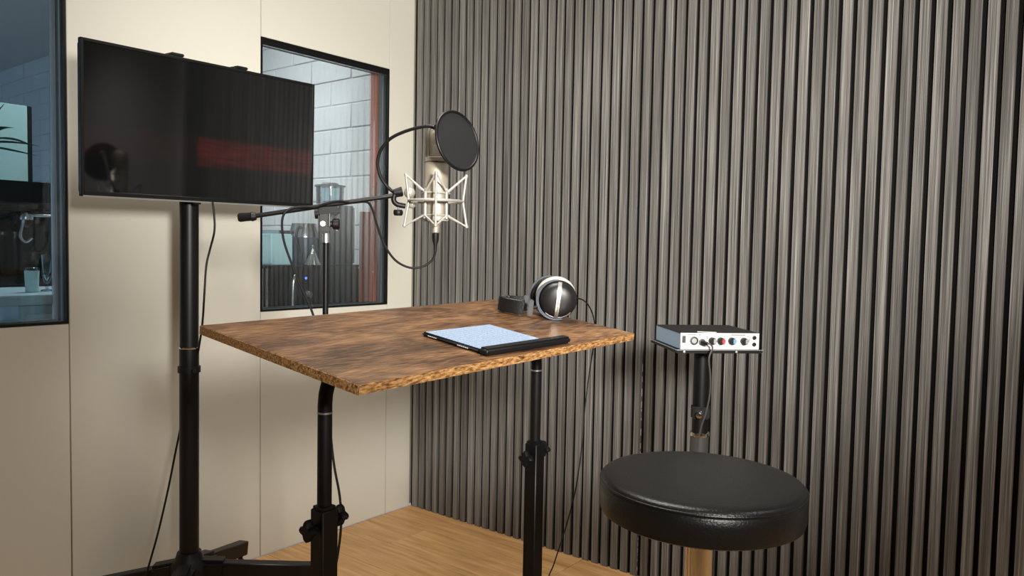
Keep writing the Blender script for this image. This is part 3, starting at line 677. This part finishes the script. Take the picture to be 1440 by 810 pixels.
# ------------------------------------------------------------------ round stool
SX, SY, SZ = 1.845, -1.100, .7415
t = thing('round_stool', 'round stool with black leather seat on a chrome column', 'stool', (SX, SY, 0))
tr = Matrix.Translation((SX, SY, SZ)) @ Matrix.Rotation(.0124, 4, 'Y')
SR = .1745
st = MB().lathe([(0, -.066), (.165, -.066), (.1725, -.062), (SR, -.054), (SR+.0008, -.030), (SR, -.0165), (SR-.0015, -.0145), (SR-.0012, -.0125), (SR+.0002, -.011), (SR-.001, -.0068), (SR-.005, -.0028), (SR-.011, -.0008), (.150, .0004), (.09, .0015), (0, .002)], 96, tr).build('seat', M_leather, t)
def ringt(r_, zz, th): return MB().tube([tr @ Vector((r_*math.cos(2*PI*i_/96), r_*math.sin(2*PI*i_/96), zz)) for i_ in range(96)], th, 8, closed=True)
ringt(SR-.0006, -.0102, .0019).build('piping', M_leather, st)
ringt(SR-.0004, -.0178, .0011).build('stitch_seam', M_leather, st)
MB().lathe([(0, .02), (.0245, .02), (.0245, .42), (.0245, .675), (0, .675)], 36, Matrix.Translation((SX, SY, 0))).build('column', M_chrome, t)
MB().lathe([(0.03, .655), (.075, .668), (.075, .676), (0, .676)], 36, Matrix.Translation((SX, SY, 0))).build('seat_plate', M_blk, t)
MB().lathe([(0, 0), (.19, 0), (.195, .006), (.17, .014), (.06, .028), (.03, .05), (0, .05)], 48, Matrix.Translation((SX, SY, 0))).build('base', M_chrome, t)

# ------------------------------------------------------------------ audio interface on a pole stand
bo = Vector((1.562, -.616, .8905)); bn = Vector((math.cos(.7808), math.sin(.7808), 0)); bb = Vector((-bn.y, bn.x, 0))
Mb = frame(bo, bn, bb, Vector((0,0,1)))          # x along front, y to the back
cx = bo+bn*.1+bb*.1
t = thing('equipment_stand', 'black pole stand with small flat shelf carrying the audio interface', 'stand', (cx.x, cx.y, 0))
MB().box((-.012, -.007, -.0085), (.208, .212, -.0005), Mb).build('shelf', M_blk, t, bevel=.0025)
mb = MB(); mb.box((-.0125, -.0085, -.0005), (.2085, -.0058, .0008), Mb); mb.box((-.0135, -.0085, -.0005), (-.011, .212, .0008), Mb); mb.build('shelf_rim', M_silver, t)
mb = MB()
for xx in (.008, .14): mb.lathe([(0, 0), (.003, 0), (.003, .001), (0, .0016)], 12, Mb @ axis((xx, -.0072, -.0045), (0, -1, 0)))
mb.build('shelf_screw', M_silver, t)
pc_ = Vector((cx.x-.008, cx.y, 0))
MB().tube([(pc_.x, pc_.y, .64), (pc_.x, pc_.y, .882)], .0205, 24).build('upper_pole', M_blk, t)
MB().tube([(pc_.x, pc_.y, .03), (pc_.x, pc_.y, .655)], .0235, 24).build('lower_pole', M_greypl, t)
MB().lathe([(.0212, .652), (.0248, .652), (.0252, .656), (.0248, .661), (.0212, .662)], 28, Matrix.Translation(pc_)).build('chrome_ring', M_chrome, t)
fd = (CPOS-pc_); fd.z = 0; fd.normalize(); fs = Vector((-fd.y, fd.x, 0))
Mcl2 = frame(pc_+Vector((0,0,.716)), fs, -fd, Vector((0,0,1)))
cl = MB().box((-.024, -.030, -.016), (.024, .023, .016), Mcl2).build('clamp', M_blkpl, t, bevel=.004)
MB().lathe([(0, 0), (.008, 0), (.0095, .004), (.0075, .010), (0, .012)], 20, Mcl2 @ axis((-.003, -.030, -.004), (0, -1, 0))).build('clamp_bolt', M_chrome, cl)
MB().lathe([(0, 0), (.16, 0), (.16, .008), (.04, .024), (.03, .04), (0, .04)], 40, Matrix.Translation(pc_)).build('base', M_blk, t)

t = thing('audio_interface', 'small silver-white audio interface box with knobs on the pole stand shelf', 'audio interface', M=Mb)
bW, bD, bH = .2, .2, .041
L(box((.0, .003, .0012), (bW, bD, bH-.0012)), 'chassis', M_alu, t)
L(box((-.0006, .001, bH-.0012), (bW+.0006, bD, bH+.0004)), 'top_cover', M_blkpl, t)
fp = L(box((0, 0, .0006), (bW, .003, bH)), 'front_panel', M_white, t, bevel=.0006, seg=1)
mb = MB()
for xx in (.012, .188): 
    for yy in (.015, .185): mb.lathe([(0, 0), (.005, 0), (.005, .0014), (0, .0014)], 12, Matrix.Translation((xx, yy, -.0003)))
L(mb, 'rubber_foot', M_rubber, t)
def F_(xx, zz, r_, prof, name, m, par=t, n=20): return L(MB().lathe(prof, n, axis((xx, 0, zz), (0, -1, 0))), name, m, par)
sw = L(box((.004, -.002, .017), (.0125, 0, .034)), 'power_switch', M_greypl, t, bevel=.0008, seg=1)
j = F_(.034, .022, 0, [(0, 0), (.0105, 0), (.0105, .0018), (.0085, .0022), (.008, .0008), (0, .0008)], 'combo_socket', M_greypl)
F_(.034, .022, 0, [(0, .0009), (.0062, .0009), (.0062, .0015), (0, .0015)], 'socket_core', M_silver, j)
j = F_(.054, .0185, 0, [(0, 0), (.0082, 0), (.0082, .003), (.006, .0035), (0, .0035)], 'input_socket', M_greypl)
for xx, zz, m in ((.079, .022, M_silver), (.101, .022, M_redk), (.129, .022, M_bluek), (.160, .0215, M_silver)):
    kb = F_(xx, zz, 0, [(0, 0), (.0088, 0), (.0082, .011), (.0072, .012), (.0, .012)], 'knob', M_blkpl)
    L(MB().box((0, -.0135, -.0055), (.0062, -.0121, .0055), Matrix.Translation((xx, 0, zz))), 'knob_cap', m, kb)
for zz in (.0135, .030):
    j = F_(.187, zz, 0, [(0, 0), (.0050, 0), (.0050, .0016), (.0036, .0020), (.0034, .0006), (0, .0006)], 'phone_socket', M_blkpl)
mb = MB()
def pr(x0, z0, n, w_=.0013, h_=.0014, s_=.0020):
    for k2 in range(n): mb.box((x0+k2*s_, -.0003, z0), (x0+k2*s_+w_, 0, z0+h_))
pr(.016, .0365, 12); pr(.045, .0355, 2, .0022, .002, .003); pr(.128, .0358, 18, .0014, .0018); pr(.066, .0305, 1, .002, .002); pr(.066, .027, 1, .002, .002); pr(.110, .0315, 1, .002, .002); pr(.173, .025, 1, .002, .002); pr(.173, .0215, 1, .002, .002)
pr(.024, .030, 1, .0016); pr(.045, .0085, 1, .0016); pr(.110, .0125, 1, .0016); pr(.056, .0075, 3, .002, .002, .003)
tag(L(mb, 'panel_print', M_ink, t), kind='stuff')
# card tag lying on the box
cdv = MB().box((.055, .0, .0), (.098, .013, .0012), Matrix.Translation((0, .004, bH+.0006)))
lab = thing('paper_slip', 'small white slip lying on top of the audio interface', 'paper', M=Mb)
L(MB().box((0, 0, 0), (.046, .011, .0012), Matrix.Translation((.046, .012, bH+.0008)) @ Matrix.Rotation(-.28, 4, 'Z')), 'slip', M_white, lab)
# cable from the interface
j0 = Mb @ Vector((.054, -.004, .0185))
ic = smooth([Mb @ Vector((.056, -.020, .0180)), Mb @ Vector((.066, -.024, .0165)), Mb @ Vector((.072, -.024, .006)), at(997, 505, 1.86), at(999, 530, 1.86), at(998, 555, 1.865), at(993, 580, 1.87), at(985, 605, 1.88), at(980, 640, 1.89), at(975, 720, 1.90), at(972, 800, 1.90), Vector((1.56, -.68, .20)), Vector((1.50, -.72, .006)), Vector((1.38, -.80+.08, .006))], 8)
t = thing('interface_cable', 'thin grey cable hanging from the front of the audio interface', 'cable', ic[-1])
MB().tube(ic, .0020, 8).build('wire', M_greypl, t)
MB().tube([j0, Mb @ Vector((.0545, -.014, .0184)), Mb @ Vector((.060, -.022, .0178))], [.0052, .0052, .0038], 12).build('plug', M_blkpl, t)
